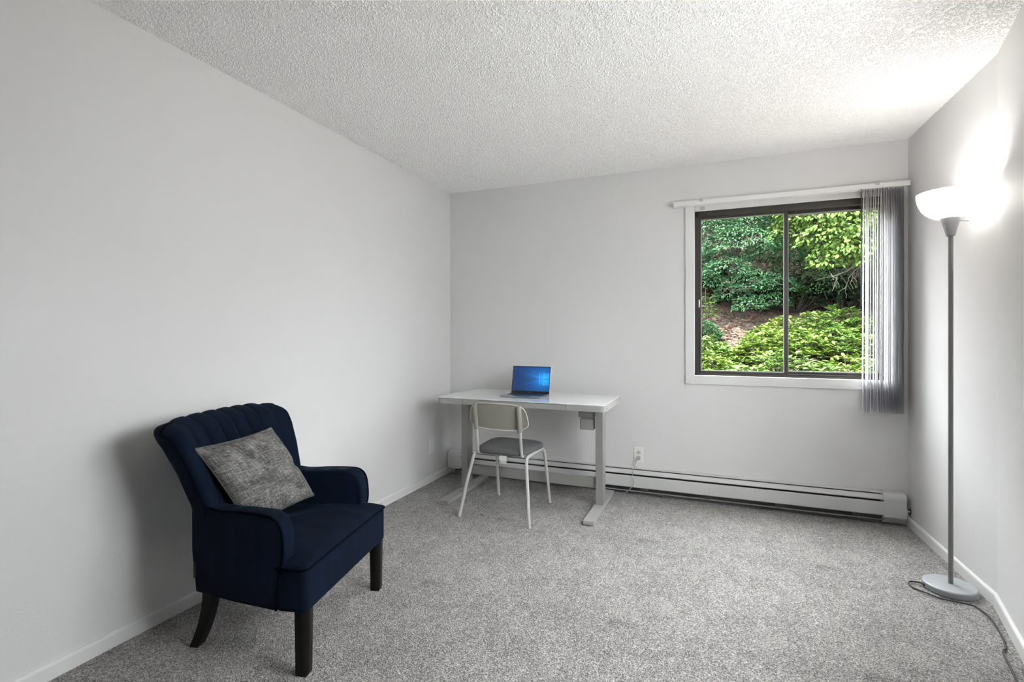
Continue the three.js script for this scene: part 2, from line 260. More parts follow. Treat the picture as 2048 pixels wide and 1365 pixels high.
// ------------------------------------------------------------------ standing desk
const deskGrey = std(lin(0.28, 0.28, 0.265), 0.42, { metalness: 0.1 }), deskWhite = std(lin(0.35, 0.35, 0.33), 0.4);
{
  const d = thing('standing_desk', 'white glass-topped standing desk with two grey column legs', 'desk', [0.895, 0, 0.41]);
  const rect = (hw, z0, z1, r) => { const s = new THREE.Shape(); s.moveTo(-hw + r, z0); s.lineTo(hw - r, z0); s.quadraticCurveTo(hw, z0, hw, z0 + r); s.lineTo(hw, z1 - r); s.quadraticCurveTo(hw, z1, hw - r, z1); s.lineTo(-hw + r, z1); s.quadraticCurveTo(-hw, z1, -hw, z1 - r); s.lineTo(-hw, z0 + r); s.quadraticCurveTo(-hw, z0, -hw + r, z0); return s; };
  const slab = (hw, z0, z1, r, y0, y1, bev) => { const g = new THREE.ExtrudeGeometry(rect(hw - bev, z0 + bev, z1 - bev, r), { depth: y1 - y0 - 2 * bev, bevelEnabled: bev > 0, bevelSize: bev, bevelThickness: bev, bevelSegments: 2, curveSegments: 10 }); g.rotateX(Math.PI / 2); g.translate(0, y1 - bev, 0); return g; };
  // rotateX(+90): shape y -> z
  mesh('glass_top', slab(0.612, -0.31, 0.305, 0.045, 0.746, 0.752, 0.0015), phys(lin(0.88, 0.9, 0.895), 0.06, { clearcoat: 0.6, clearcoatRoughness: 0.03 }), d, 'glossy white glass desktop');
  mesh('seam', slab(0.602, -0.3, 0.295, 0.04, 0.7435, 0.7462, 0), deskGrey, d);
  // frame under the glass, open at the front where the drawer sits
  const fr = (() => { const s = new THREE.Shape(), o = 0.61, z0 = -0.308, z1 = 0.303, r = 0.045, n = 0.585, y0 = -0.283, y1 = 0.28, q = 0.02; s.moveTo(-0.4015, z1); s.lineTo(-o + r, z1); s.quadraticCurveTo(-o, z1, -o, z1 - r); s.lineTo(-o, z0 + r); s.quadraticCurveTo(-o, z0, -o + r, z0); s.lineTo(o - r, z0); s.quadraticCurveTo(o, z0, o, z0 + r); s.lineTo(o, z1 - r); s.quadraticCurveTo(o, z1, o - r, z1); s.lineTo(0.3565, z1);
    s.lineTo(0.3565, y1); s.lineTo(n - q, y1); s.quadraticCurveTo(n, y1, n, y1 - q); s.lineTo(n, y0 + q); s.quadraticCurveTo(n, y0, n - q, y0); s.lineTo(-n + q, y0); s.quadraticCurveTo(-n, y0, -n, y0 + q); s.lineTo(-n, y1 - q); s.quadraticCurveTo(-n, y1, -n + q, y1); s.lineTo(-0.4015, y1); s.closePath(); return s; })();
  const ap = new THREE.ExtrudeGeometry(fr, { depth: 0.037, bevelEnabled: false, curveSegments: 10 }); ap.rotateX(Math.PI / 2); ap.translate(0, 0.7438, 0);
  mesh('apron', ap, deskWhite, d);
  mesh('underside', box(-0.59, 0.59, 0.712, 0.716, -0.29, 0.288), deskGrey, d);
  // drawer front between two gaps
  mesh('drawer', rbox(-0.397, 0.352, 0.7075, 0.7425, 0.284, 0.3035, 0.0012), deskWhite, d);
  mesh('port', [rbox(0.6095, 0.6112, 0.718, 0.726, 0.222, 0.236, 0.0006), rbox(0.6095, 0.6112, 0.718, 0.726, 0.19, 0.204, 0.0006), rbox(0.6095, 0.6112, 0.714, 0.73, 0.25, 0.2515, 0.0004)], deskGrey, d, 'small charging ports in the desk edge');
  for (const sx of [-1, 1]) {
    const c = sx * 0.519, leg = mesh('column_leg', rbox(c - 0.026, c + 0.026, 0.029, 0.688, -0.045, 0.043, 0.003), deskGrey, d);
    mesh('inner_column', rbox(c - 0.021, c + 0.021, 0.68, 0.712, -0.038, 0.036, 0.002), deskGrey, leg);
    mesh('support_arm', rbox(c - 0.03, c + 0.03, 0.7, 0.712, -0.24, 0.24, 0.002), deskGrey, leg);
    mesh('foot', rbox(c - 0.035, c + 0.035, 0.003, 0.03, -0.32, 0.365, 0.003), deskWhite, d);
  }
  mesh('crossbar', rbox(-0.494, 0.494, 0.135, 0.205, -0.018, 0.02, 0.003), deskGrey, d);
  mesh('control_box', [rbox(0.366, 0.475, 0.62, 0.7, -0.04, 0.02, 0.006), box(0.385, 0.468, 0.61, 0.622, -0.03, 0.006), rbox(0.376, 0.475, 0.535, 0.613, -0.04, 0.02, 0.008)], std(lin(0.30, 0.30, 0.285), 0.5), d);
}

// ------------------------------------------------------------------ laptop
{
  const l = thing('laptop', 'open silver laptop with a glowing blue screen on desk', 'laptop', [0.87, 0.7521, 0.45]);
  const alu = std(lin(0.42, 0.42, 0.43), 0.3, { metalness: 0.85 }), blk = std(lin(0.012, 0.012, 0.013), 0.35);
  mesh('base', rbox(-0.152, 0.152, 0.001, 0.0095, -0.105, 0.107, 0.004, 3), alu, l);
  for (const fx of [-0.12, 0.12]) for (const fz of [-0.08, 0.08]) mesh('foot_pad', box(fx - 0.01, fx + 0.01, 0, 0.0015, fz - 0.01, fz + 0.01), blk, l);
  const kb = mesh('keyboard', rbox(-0.138, 0.138, 0.0093, 0.0099, -0.092, 0.015, 0.0002), blk, l);
  const keyG = rbox(-0.008, 0.008, 0, 0.0012, -0.008, 0.008, 0.0005, 1), keyM = std(lin(0.02, 0.02, 0.021), 0.5);
  for (let r = 0; r < 6; r++) for (let c = 0; c < 14; c++) { if (r === 5 && c > 4 && c < 9) continue; const k = mesh('key', keyG, keyM, kb); k.position.set(-0.1265 + c * 0.01946, 0.0098, -0.0835 + r * 0.018); }
  { const k = mesh('space_key', rbox(-0.045, 0.045, 0, 0.0012, -0.008, 0.008, 0.0005, 1), keyM, kb); k.position.set(-0.0, 0.0098, 0.0065); }
  mesh('trackpad', rbox(-0.065, 0.065, 0.0093, 0.0098, 0.022, 0.1, 0.0002), std(lin(0.36, 0.36, 0.37), 0.25, { metalness: 0.8 }), l);
  const lid = mesh('lid', rbox(-0.152, 0.152, 0.0, 0.206, -0.005, 0, 0.0024, 2), alu, l); lid.position.set(0, 0.0095, -0.104); lid.rotation.x = -0.21;
  mesh('bezel', rbox(-0.1505, 0.1505, 0.0015, 0.2045, -0.001, 0.0006, 0.0006, 1), blk, lid);
  const hinge = cyl(0.0045, 0.0045, 0.25, 12); hinge.rotateZ(Math.PI / 2); hinge.translate(0, 0.0075, -0.1035); mesh('hinge', hinge, blk, l);
  const n = 512, scr = texture(n, (u, v) => { // v up: plain blue wallpaper with light beams and a bright four-pane window shape
    const x = u * 1.6, y = v, cx = 1.34, cy = 0.5, dx = x - cx, dy = y - cy, ang = Math.atan2(dy, -dx), r = Math.hypot(dx, dy);
    let g = 0.16 + 0.5 * Math.exp(-r * r * 2.2) + 0.35 * Math.exp(-r * r * 18);
    const beam = (a, w, k) => { g += k * Math.exp(-Math.pow((ang - a) / w, 2)) * smooth(1.5, 0.1, r); };
    beam(0.32, 0.05, 0.25); beam(0.2, 0.09, 0.14); beam(-0.3, 0.045, 0.2); beam(0.55, 0.12, 0.1); beam(-0.6, 0.1, 0.05);
    g *= 1 - 0.55 * Math.exp(-Math.pow(dy / 0.006, 2));
    let c = [0.02 + 0.10 * g * g, 0.10 + 0.50 * g, 0.26 + 0.74 * g];
    const px = x - 1.17, skew = 0.5 * (0.17 + 0.16 * px), inY = Math.abs(dy) < 0.21 + 0.12 * px && Math.abs(dy) > 0.008;
    if (px > 0 && px < 0.44 && inY && !(px > 0.185 && px < 0.20)) c = [c[0] * 0.8 + 0.25 * px, Math.min(1, c[1] * 0.9 + 0.06 + 0.35 * px), Math.min(1, c[2] + 0.1)];
    const edge = (Math.abs(px) < 0.006 || Math.abs(px - 0.18) < 0.006 || Math.abs(px - 0.205) < 0.006) && Math.abs(dy) < 0.24 + 0.12 * px; if (edge) c = [0.45, 0.8, 1];
    return c;
  }, true);
  const s = mesh('screen', new THREE.PlaneGeometry(0.290, 0.181).translate(0, 0.1095, 0.00085), phys(lin(0.01, 0.01, 0.01), 0.12, { emissive: lin(1, 1, 1), emissiveMap: scr, emissiveIntensity: 0.75 }), lid, 'glossy blue desktop wallpaper');
  const ticks = []; for (let i = 0; i < 9; i++) ticks.push(box(-0.013 + i * 0.003, -0.0113 + i * 0.003, 0.0085, 0.0105 + (i % 4 === 0 ? 0.0008 : 0), 0.0006, 0.0009)); mesh('maker_mark', ticks, std(lin(0.35, 0.35, 0.35), 0.4), lid);
  const sl = new THREE.RectAreaLight(lin(0.12, 0.5, 1), 0.08, 0.29, 0.18); sl.position.set(0, 0.1095, 0.002); sl.rotation.y = Math.PI; sl.name = 'screen_glow'; lid.add(sl);
}

// ------------------------------------------------------------------ desk chair
{
  const c = thing('desk_chair', 'beige metal desk chair with a grey padded seat', 'chair', [0.845, 0, 0.69], -0.04);
  const paint = std(lin(0.50, 0.49, 0.46), 0.38), plast = std(lin(0.29, 0.28, 0.245), 0.45);
  const weave = texture(256, (u, v) => 0.5 + 0.5 * (N1(u * 256, v * 256, 256) - 0.5) + 0.25 * Math.sin(u * 400) * Math.sin(v * 400), false, 4);
  const fab = phys(lin(0.115, 0.115, 0.118), 0.95, { bumpMap: weave, bumpScale: 0.0008, sheen: 0.3, sheenRoughness: 0.5, sheenColor: lin(0.4, 0.4, 0.42) });
  const r = 0.0105;
  for (const s of [-1, 1]) {
    mesh('leg', tube([[s * 0.186, 0.408, -0.005], [s * 0.186, 0.408, -0.09], [s * 0.187, 0.4055, -0.135], [s * 0.188, 0.392, -0.165], [s * 0.19, 0.36, -0.182], [s * 0.196, 0.2, -0.215], [s * 0.202, 0.004, -0.251]], r, 44, 12), paint, c);
    mesh('leg', tube([[s * 0.186, 0.408, -0.005], [s * 0.186, 0.408, 0.09], [s * 0.187, 0.405, 0.125], [s * 0.19, 0.392, 0.15], [s * 0.196, 0.36, 0.166], [s * 0.221, 0.2, 0.206], [s * 0.249, 0.004, 0.251]], r, 44, 12), paint, c);
    mesh('upright', tube([[s * 0.158, 0.418, 0.03], [s * 0.158, 0.409, 0.11], [s * 0.158, 0.411, 0.142], [s * 0.158, 0.425, 0.157], [s * 0.158, 0.46, 0.163], [s * 0.158, 0.58, 0.181], [s * 0.158, 0.70, 0.2]], r * 0.92, 44, 12), paint, c);
    for (const k of [[0.202, -0.251], [0.249, 0.251]]) { const g = cyl(0.0115, 0.0115, 0.012, 14); g.translate(s * k[0], 0.006, k[1]); mesh('foot_cap', g, paint, c); }
  }
  for (const rz of [0.09, -0.11]) mesh('seat_rail', tube([[-0.186, 0.406, rz], [0.186, 0.406, rz]], 0.008, 4, 10), paint, c);
  // padded seat: rounded trapezoid dome
  const sup = (t, n) => { const a = t * 2 * Math.PI, cc = Math.cos(a), ss = Math.sin(a); return [Math.sign(cc) * Math.pow(Math.abs(cc), 2 / n), Math.sign(ss) * Math.pow(Math.abs(ss), 2 / n)]; };
  const ring = (t, k) => { const [x, z] = sup(t, 4.6); const zz = z * 0.185 * k - 0.005, hw = 0.193 - 0.018 * (zz / 0.19); return [x * hw * k, zz]; };
  const prof = [[0.0, 0.414], [0.9, 0.414], [0.965, 0.417], [0.995, 0.424], [1.0, 0.433], [0.985, 0.443], [0.95, 0.451], [0.86, 0.4575], [0.7, 0.461], [0.4, 0.4635], [0.0, 0.464]];
  mesh('seat', grid(72, prof.length - 1, (u, v) => { const [k, y] = prof[Math.round(v * (prof.length - 1))], [x, z] = ring(-u, k); return [x, y, z, x * 3, z * 3]; }), fab, c, 'dark grey fabric seat pad');
  mesh('seat_shell', grid(72, 4, (u, v) => { const P = [[0, 0.4085], [0.93, 0.4085], [0.955, 0.411], [0.955, 0.4145], [0, 0.4145]][Math.round(v * 4)], [x, z] = ring(-u, P[0]); return [x, P[1], z]; }), plast, c);
  // curved back plate
  const hw = (v) => 0.196 + 0.014 * (1 - v);
  const plate = (side) => (u, v) => { // superellipse disc mapped polar: u angle, v radius
    const a = u * 2 * Math.PI, cc = Math.cos(a), ss = Math.sin(a), n = 4.2; let px = Math.sign(cc) * Math.pow(Math.abs(cc), 2 / n) * v, py = Math.sign(ss) * Math.pow(Math.abs(ss), 2 / (ss < 0 ? 5 : 3.4)) * v;
    const y = 0.672 + py * 0.083 - (py < 0 ? 0.010 * (1 - px * px) * -py : 0), x = px * (0.204 - 0.012 * py);
    const z = 0.158 + (y - 0.58) * 0.19 + 0.026 - 0.026 * Math.pow(x / 0.2, 2);
    const rim = v > 0.93 ? 0.004 * smooth(0.93, 1, v) : 0;
    return [x, y, z + (side > 0 ? 0.0 + rim : -0.010 * (v < 0.999 ? 1 : 0.55))];
  };
  const f1 = grid(96, 16, (u, v) => plate(1)(u, Math.pow(v, 0.7))), f2 = grid(96, 16, (u, v) => plate(-1)(-u, Math.pow(v, 0.7))), rimG = grid(96, 2, (u, v) => { const a = plate(1)(u, 1), b = plate(-1)(u, 1); return [a[0] + (b[0] - a[0]) * v + 0, a[1], a[2] + (b[2] - a[2]) * v]; });
  const back = mesh('backrest', [f1, f2], plast, c); mesh('rim', rimG, std(lin(0.62, 0.6, 0.56), 0.4), back);
  { const pts = []; for (let i = 0; i < 64; i++) { const p = plate(1)(i / 64, 1.0); pts.push([p[0], p[1], p[2] - 0.002]); } mesh('edge_bead', tube(pts, 0.0032, 160, 8, true), std(lin(0.66, 0.64, 0.6), 0.35), back, 'pale bead round the backrest'); }
  for (const s of [-1, 1]) mesh('sleeve', tube([[s * 0.158, 0.575, 0.181], [s * 0.158, 0.6, 0.185], [s * 0.158, 0.66, 0.195], [s * 0.158, 0.715, 0.203], [s * 0.158, 0.73, 0.2], [s * 0.158, 0.738, 0.19]], 0.0155, 30, 14), plast, back);
  const tg = grid(4, 6, (u, v) => [0.008 + u * 0.052 + v * 0.002, 0.411 - v * 0.052, 0.176 + 0.006 * Math.sin(v * 3)]); mesh('care_tag', [tg, grid(4, 6, (u, v) => [0.062 - u * 0.052, 0.411 - v * 0.052, 0.1755 + 0.006 * Math.sin(v * 3)])], std(lin(0.72, 0.72, 0.7), 0.7, { side: THREE.DoubleSide }), c, 'white paper care tag');
}

// ------------------------------------------------------------------ floor lamp
const LX = 3.172, LZ = 0.92;
{
  const l = thing('floor_lamp', 'silver grey torchiere floor lamp with a lit white bowl shade', 'lamp', [LX, 0, LZ]);
  const grey = std(lin(0.40, 0.42, 0.44), 0.42, { metalness: 0.15 }), poleM = std(lin(0.20, 0.205, 0.205), 0.38, { metalness: 0.4 });
  const lathe = (p, k = 56) => new THREE.LatheGeometry(p.map(q => new THREE.Vector2(...q)), k);
  const base = mesh('base', lathe([[0, 0.001], [0.098, 0.001], [0.1015, 0.004], [0.102, 0.024], [0.1, 0.029], [0.094, 0.032], [0.02, 0.034], [0.0, 0.034]]), grey, l);
  mesh('cord_grommet', new THREE.CylinderGeometry(0.006, 0.006, 0.006, 12).rotateZ(Math.PI / 2).translate(-0.1015, 0.013, 0.012), std(lin(0.02, 0.02, 0.02), 0.6), base);
  const pole = cyl(0.0095, 0.0095, 1.64, 20); pole.translate(0.004, 0.85, 0); mesh('pole', pole, poleM, l);
  const cup = mesh('cup', lathe([[0.0, 1.664], [0.0165, 1.664], [0.0175, 1.667], [0.0255, 1.7], [0.0365, 1.742], [0.040, 1.748], [0.036, 1.75], [0, 1.75]], 40).translate(0.004, 0, 0), std(lin(0.30, 0.30, 0.305), 0.36, { metalness: 0.35 }), l);
  const key = new THREE.CylinderGeometry(0.0018, 0.0018, 0.045, 8).rotateZ(Math.PI / 2 - 0.12).translate(0.042, 1.728, 0.02); mesh('switch', key, std(lin(0.1, 0.1, 0.1), 0.4), cup, 'thin dark rotary switch stem');
  // bowl: inner and outer faces of a thin opal shell
  const out = [[0.036, 1.747], [0.06, 1.752], [0.085, 1.768], [0.105, 1.792], [0.118, 1.822], [0.1235, 1.85], [0.125, 1.868]];
  const bowl = lathe([...out], 64); bowl.translate(0.0, 0, 0);
  mesh('bowl_shade', bowl, phys(lin(0.93, 0.93, 0.92), 1, { transmission: 0.55, thickness: 0, side: THREE.DoubleSide }), l, 'white opal bowl shade');
  const bulb = new THREE.SphereGeometry(0.028, 24, 16); bulb.scale(1, 1.15, 1); bulb.translate(0, 1.80, 0);
  mesh('bulb', bulb, std(lin(0.9, 0.9, 0.9), 0.5, { emissive: lin(1, 0.97, 0.92), emissiveIntensity: 4 }), l);
  mesh('bulb_socket', new THREE.CylinderGeometry(0.014, 0.016, 0.034, 16).translate(0, 1.762, 0), std(lin(0.5, 0.5, 0.5), 0.5), l);
  const pt = new THREE.PointLight(lin(1, 0.975, 0.94), LAMP); pt.position.set(0, 1.81, 0); pt.castShadow = true; pt.shadow.radius = 1.6; pt.shadow.mapSize.set(1024, 1024); pt.name = 'bulb_light'; l.add(pt);
  const cp = [[3.076, 0.914], [3.048, 0.905], [3.02, 0.912], [3.013, 0.932], [3.02, 0.962], [3.052, 1.004], [3.101, 1.045], [3.166, 1.055], [3.21, 1.075], [3.228, 1.15], [3.208, 1.284], [3.18, 1.389], [3.164, 1.412], [3.152, 1.44], [3.136, 1.522], [3.121, 1.589], [3.108, 1.68], [3.08, 1.8], [3.06, 1.95]];
  mesh('cord', tube(cp.map(([x, z], i) => [x - LX, i === 0 ? 0.012 : i < 3 ? 0.01 : 0.0045 + (i > 4 && i < 9 ? 0.003 : 0), z - LZ]), 0.0036, 140, 8), std(lin(0.03, 0.03, 0.032), 0.5), l, 'black cord lying on the carpet');
}

// ------------------------------------------------------------------ armchair
const velvetBump = texture(512, (u, v) => 0.5 + 0.4 * (N1(u * 200, v * 200, 200) - 0.5) + 0.5 * (N2(u * 14, v * 14, 14) - 0.5), false, 2);
const velvetCol = texture(512, (u, v) => { const k = 0.82 + 0.3 * (N1(u * 9, v * 9, 9) - 0.5) + 0.3 * (N2(u * 20, v * 4, 20) - 0.5) + 0.08 * (N3(u * 90, v * 90, 90) - 0.5); return [k, k, k]; }, false, 1.6);
const velvet = phys(lin(0.0022, 0.0075, 0.021), 0.85, { specularIntensity: 0.25, map: velvetCol, bumpMap: velvetBump, bumpScale: 0.0015, sheen: 1, sheenRoughness: 0.35, sheenColor: lin(0.045, 0.115, 0.17) });
const pipingMat = phys(lin(0.0015, 0.003, 0.007), 0.9, { specularIntensity: 0.1 });
const OA = 0.26; // chair origin sits this far behind the front legs
const AX = (a, y, s) => [a + OA, y, s];
{
  const A = thing('armchair', 'navy blue velvet armchair with channelled wing back and black legs', 'armchair', [0.7465 - 0.976 * OA, 0, 2.206 + 0.219 * OA], 0.2208);
  // front block under the seat
  const rail = new RoundedBoxGeometry(0.125, 0.165, 0.664, 5, 0.022); rail.translate(...AX(-0.0445, 0.306, 0)); mesh('front_rail', muv(rail), velvet, A);
  const sb = prism([[-0.47 + OA, -0.25], [-0.47 + OA, 0.25], [-0.08 + OA, 0.28], [-0.08 + OA, -0.28]], 0.238, 0.38); mesh('seat_base', muv(sb), velvet, A);
  // cushioned seat
  const seatY = (a, s) => { const u = clamp((a + 0.205) / 0.225, -1, 1), w = clamp(s / 0.333, -1, 1), e = Math.sqrt(Math.max(0, 1 - Math.pow(Math.abs(u), 12))) * Math.sqrt(Math.max(0, 1 - Math.pow(Math.abs(w), 14)));
    return 0.381 + 0.022 * e + 0.017 * (1 - u * u) * (1 - w * w) + 0.004 * e * (N2(a * 9 + 3, s * 14 + 7, 64) - 0.5) * 2 + 0.003 * Math.sin(s * 16 + a * 22 + 3 * N1(a * 6 + 2, s * 6 + 2, 64)) * e * smooth(0, -0.05, a); };
  mesh('seat', grid(100, 80, (v, u) => { const a0 = -0.205 + Math.sin((v - 0.5) * Math.PI) * 0.225; let a = a0, s = Math.sin((u - 0.5) * Math.PI) * (0.333 - 0.055 * smooth(-0.085, -0.1, a0)); const cr = 0.022, da = a - (0.02 - cr), ds = Math.abs(s) - (0.333 - cr); if (da > 0 && ds > 0) { const L = Math.hypot(da, ds); if (L > cr) { a = 0.02 - cr + da / L * cr; s = Math.sign(s) * (0.333 - cr + ds / L * cr); } } const p = AX(a, seatY(a, s), s); return [...p, s, a]; }), velvet, A);
  mesh('piping', tube([[-0.1, 0.383, 0.336], [-0.02, 0.381, 0.336], [0.004, 0.381, 0.333], [0.018, 0.381, 0.32], [0.0215, 0.382, 0.29], [0.0225, 0.384, 0.1], [0.0225, 0.384, -0.1], [0.0215, 0.382, -0.29], [0.018, 0.381, -0.32], [0.004, 0.381, -0.333], [-0.02, 0.381, -0.336], [-0.1, 0.383, -0.336]].map(p => AX(...p)), 0.004, 160, 8), pipingMat, A);
  // arms
  const prof = new THREE.Shape(); prof.moveTo(-0.455, 0.246); prof.lineTo(-0.30, 0.234); prof.lineTo(-0.098, 0.228); prof.lineTo(-0.092, 0.3); prof.bezierCurveTo(-0.085, 0.38, -0.068, 0.40, -0.069, 0.44); prof.bezierCurveTo(-0.07, 0.51, -0.08, 0.558, -0.142, 0.563); prof.bezierCurveTo(-0.25, 0.566, -0.34, 0.556, -0.40, 0.565); prof.lineTo(-0.475, 0.58); prof.lineTo(-0.475, 0.4); prof.closePath();
  const outer = (a) => 0.335 + 0.12 * Math.min(0, a + 0.09);
  for (const s of [1, -1]) {
    const g = new THREE.ExtrudeGeometry(prof, { depth: 0.052, bevelEnabled: true, bevelSize: 0.012, bevelThickness: 0.012, bevelSegments: 4, bevelOffset: -0.012, curveSegments: 18 });
    const p = g.attributes.position; for (let i = 0; i < p.count; i++) { const a = p.getX(i), d = p.getZ(i); const bulge = 0.01 * smooth(0.24, 0.42, p.getY(i)) * smooth(0.58, 0.45, p.getY(i)) * (d < 0 ? -1 : 0); const so = outer(a) - 0.064 + d + 0; p.setXYZ(i, a + OA, p.getY(i), s > 0 ? so : so); }
    let gg = muv(toCreasedNormals(g, 0.7)); if (s < 0) { gg.scale(1, 1, -1); const q = gg.attributes; for (const k of ['position', 'normal', 'uv']) { const at = q[k], n = at.itemSize, ar = at.array; for (let i = 0; i < at.count; i += 3) for (let j = 0; j < n; j++) { const t = ar[(i + 1) * n + j]; ar[(i + 1) * n + j] = ar[(i + 2) * n + j]; ar[(i + 2) * n + j] = t; } } gg.computeVertexNormals(); gg = toCreasedNormals(gg, 0.7); }
    const arm = mesh('arm', gg, velvet, A);
    const pp = [[-0.097, 0.232], [-0.091, 0.3], [-0.083, 0.37], [-0.071, 0.41], [-0.07, 0.46], [-0.078, 0.515], [-0.1, 0.548], [-0.142, 0.561], [-0.25, 0.562], [-0.34, 0.558], [-0.4, 0.564], [-0.455, 0.574]];
    mesh('piping', tube(pp.map(([a, y]) => AX(a, y, s * (outer(a) - 0.003))), 0.0042, 90, 8), pipingMat, arm);
  }
  // wing back
  const rear = table([[0.24, -0.435], [0.288, -0.453], [0.39, -0.464], [0.56, -0.486], [0.685, -0.53], [0.775, -0.574], [0.83, -0.61], [0.88, -0.645]]);
  const front = table([[0.24, -0.38], [0.40, -0.405], [0.57, -0.435], [0.685, -0.468], [0.775, -0.503], [0.83, -0.534], [0.88, -0.565]]);
  const halfW = table([[0.24, 0.255], [0.40, 0.28], [0.57, 0.30], [0.70, 0.322], [0.80, 0.341], [0.88, 0.347]]);
  const top = (t) => { const k = Math.abs(t); return 0.872 - 0.012 * k * k - 0.028 * Math.pow(Math.max(0, (k - 0.82) / 0.18), 3); };
  const wing = (t) => 0.055 * smooth(0.52, 1, Math.abs(t)), curve = (t) => 0.012 * (1 - t * t);
  const at = (t, v, side, lift = 0) => { // side +1 inner face, -1 rear face
    const Ht = top(t), y0 = 0.24, y = y0 + v * (Ht - y0), yr = Math.min(y, Ht);
    const f = front(y) + wing(t) + curve(t) * 0, r = rear(y), mid = (f + r) / 2, h = (f - r) / 2;
    const cap = Math.max(0, (y - (Ht - 0.035)) / 0.035), rt = Math.sqrt(Math.max(0, 1 - cap * cap)), e = Math.pow(Math.max(0, 1 - Math.pow(Math.abs(t), 22)), 0.5);
    return AX(mid + side * (h + lift) * rt * e - (1 - rt) * 0.012, y + lift * (1 - rt) * 0.6, t * halfW(y));
  };
  const tt = (u) => { const q = u * 2 - 1; return Math.sign(q) * (1 - Math.pow(1 - Math.abs(q), 1.9)); }, vv = (v) => 1 - Math.pow(1 - v, 1.7);
  const back = mesh('backrest', [grid(72, 70, (u, v) => { const t = tt(u), p = at(-t, vv(v), 1); return [...p, t * 0.3, vv(v) * 0.6]; }), grid(72, 70, (u, v) => { const t = tt(u), p = at(t, vv(v), -1); return [...p, t * 0.3, vv(v) * 0.6]; })].map(g => g), velvet, A);
  // sewn channels, each a swelling strip that runs up and over the top
  const edges = [-0.235, -0.157, -0.078, 0, 0.078, 0.157, 0.235].map(s => s / 0.335);
  for (let i = 0; i < 6; i++) {
    mesh('channel', grid(12, 90, (u, v) => {
      const t = edges[i] + (edges[i + 1] - edges[i]) * u, bul = 0.0165 * Math.pow(1 - Math.pow(Math.abs(u * 2 - 1), 3), 0.6) - 0.0025;
      if (v < 0.8) { const p = at(-t, 0.3 + 0.7 * vv(v / 0.8), 1, bul); return [...p, t * 0.3, v]; }
      const w = (v - 0.8) / 0.2, p = at(-t, 1 - 0.10 * w * w, -1, bul * (1 - w)); return [...p, t * 0.3, v];
    }), velvet, back);
  }
  for (const s of [1, -1]) { const pts = []; for (let i = 0; i <= 26; i++) { const v = 0.5 + 0.5 * (i / 26), p = at(s * 0.992, v, 1, 0.001); pts.push(p); } const q = []; for (let i = 0; i <= 8; i++) { q.push(at(s * (0.99 - 0.24 * i / 8), 0.999, 1, 0.001)); } mesh('piping', tube([...pts, ...q], 0.0038, 120, 8), pipingMat, back); }
  // legs
  const blackWood = phys(lin(0.006, 0.0055, 0.005), 0.4, { specularIntensity: 0.35 });
  for (const s of [1, -1]) {
    mesh('leg', (() => { const g = new THREE.CylinderGeometry(0.0315, 0.0285, 0.23, 4, 1); g.rotateY(Math.PI / 4); g.translate(...AX(-0.012, 0.116, s * 0.298)); return g.toNonIndexed(); })(), blackWood, A);
    const lg = grid(4, 10, (u, v) => { const y = 0.27 - 0.269 * v, sweep = -0.438 - 0.075 * v * v, w = 0.022 - 0.004 * v, k = [[-1, 1], [1, 1], [1, -1], [-1, -1], [-1, 1]][Math.round(u * 4)]; return AX(sweep + k[0] * w, y, s * 0.228 - s * 0.012 * v + k[1] * w); });
    mesh('leg', toCreasedNormals(mergeVertices(lg), 0.6), blackWood, A);
  }
  mesh('leg_pad', [1, -1].map(s => box(-0.513 - 0.016 + OA, -0.513 + 0.016 + OA, 0.0004, 0.002, s * 0.216 - 0.016, s * 0.216 + 0.016)), blackWood, A);
  mesh('maker_tag', [rbox(-0.452 + OA, -0.449 + OA, 0.305, 0.352, 0.289, 0.302, 0.001), rbox(-0.4515 + OA, -0.448 + OA, 0.352, 0.358, 0.289, 0.3025, 0.001)], std(lin(0.012, 0.012, 0.014), 0.6), A, 'small black fabric tag');
}

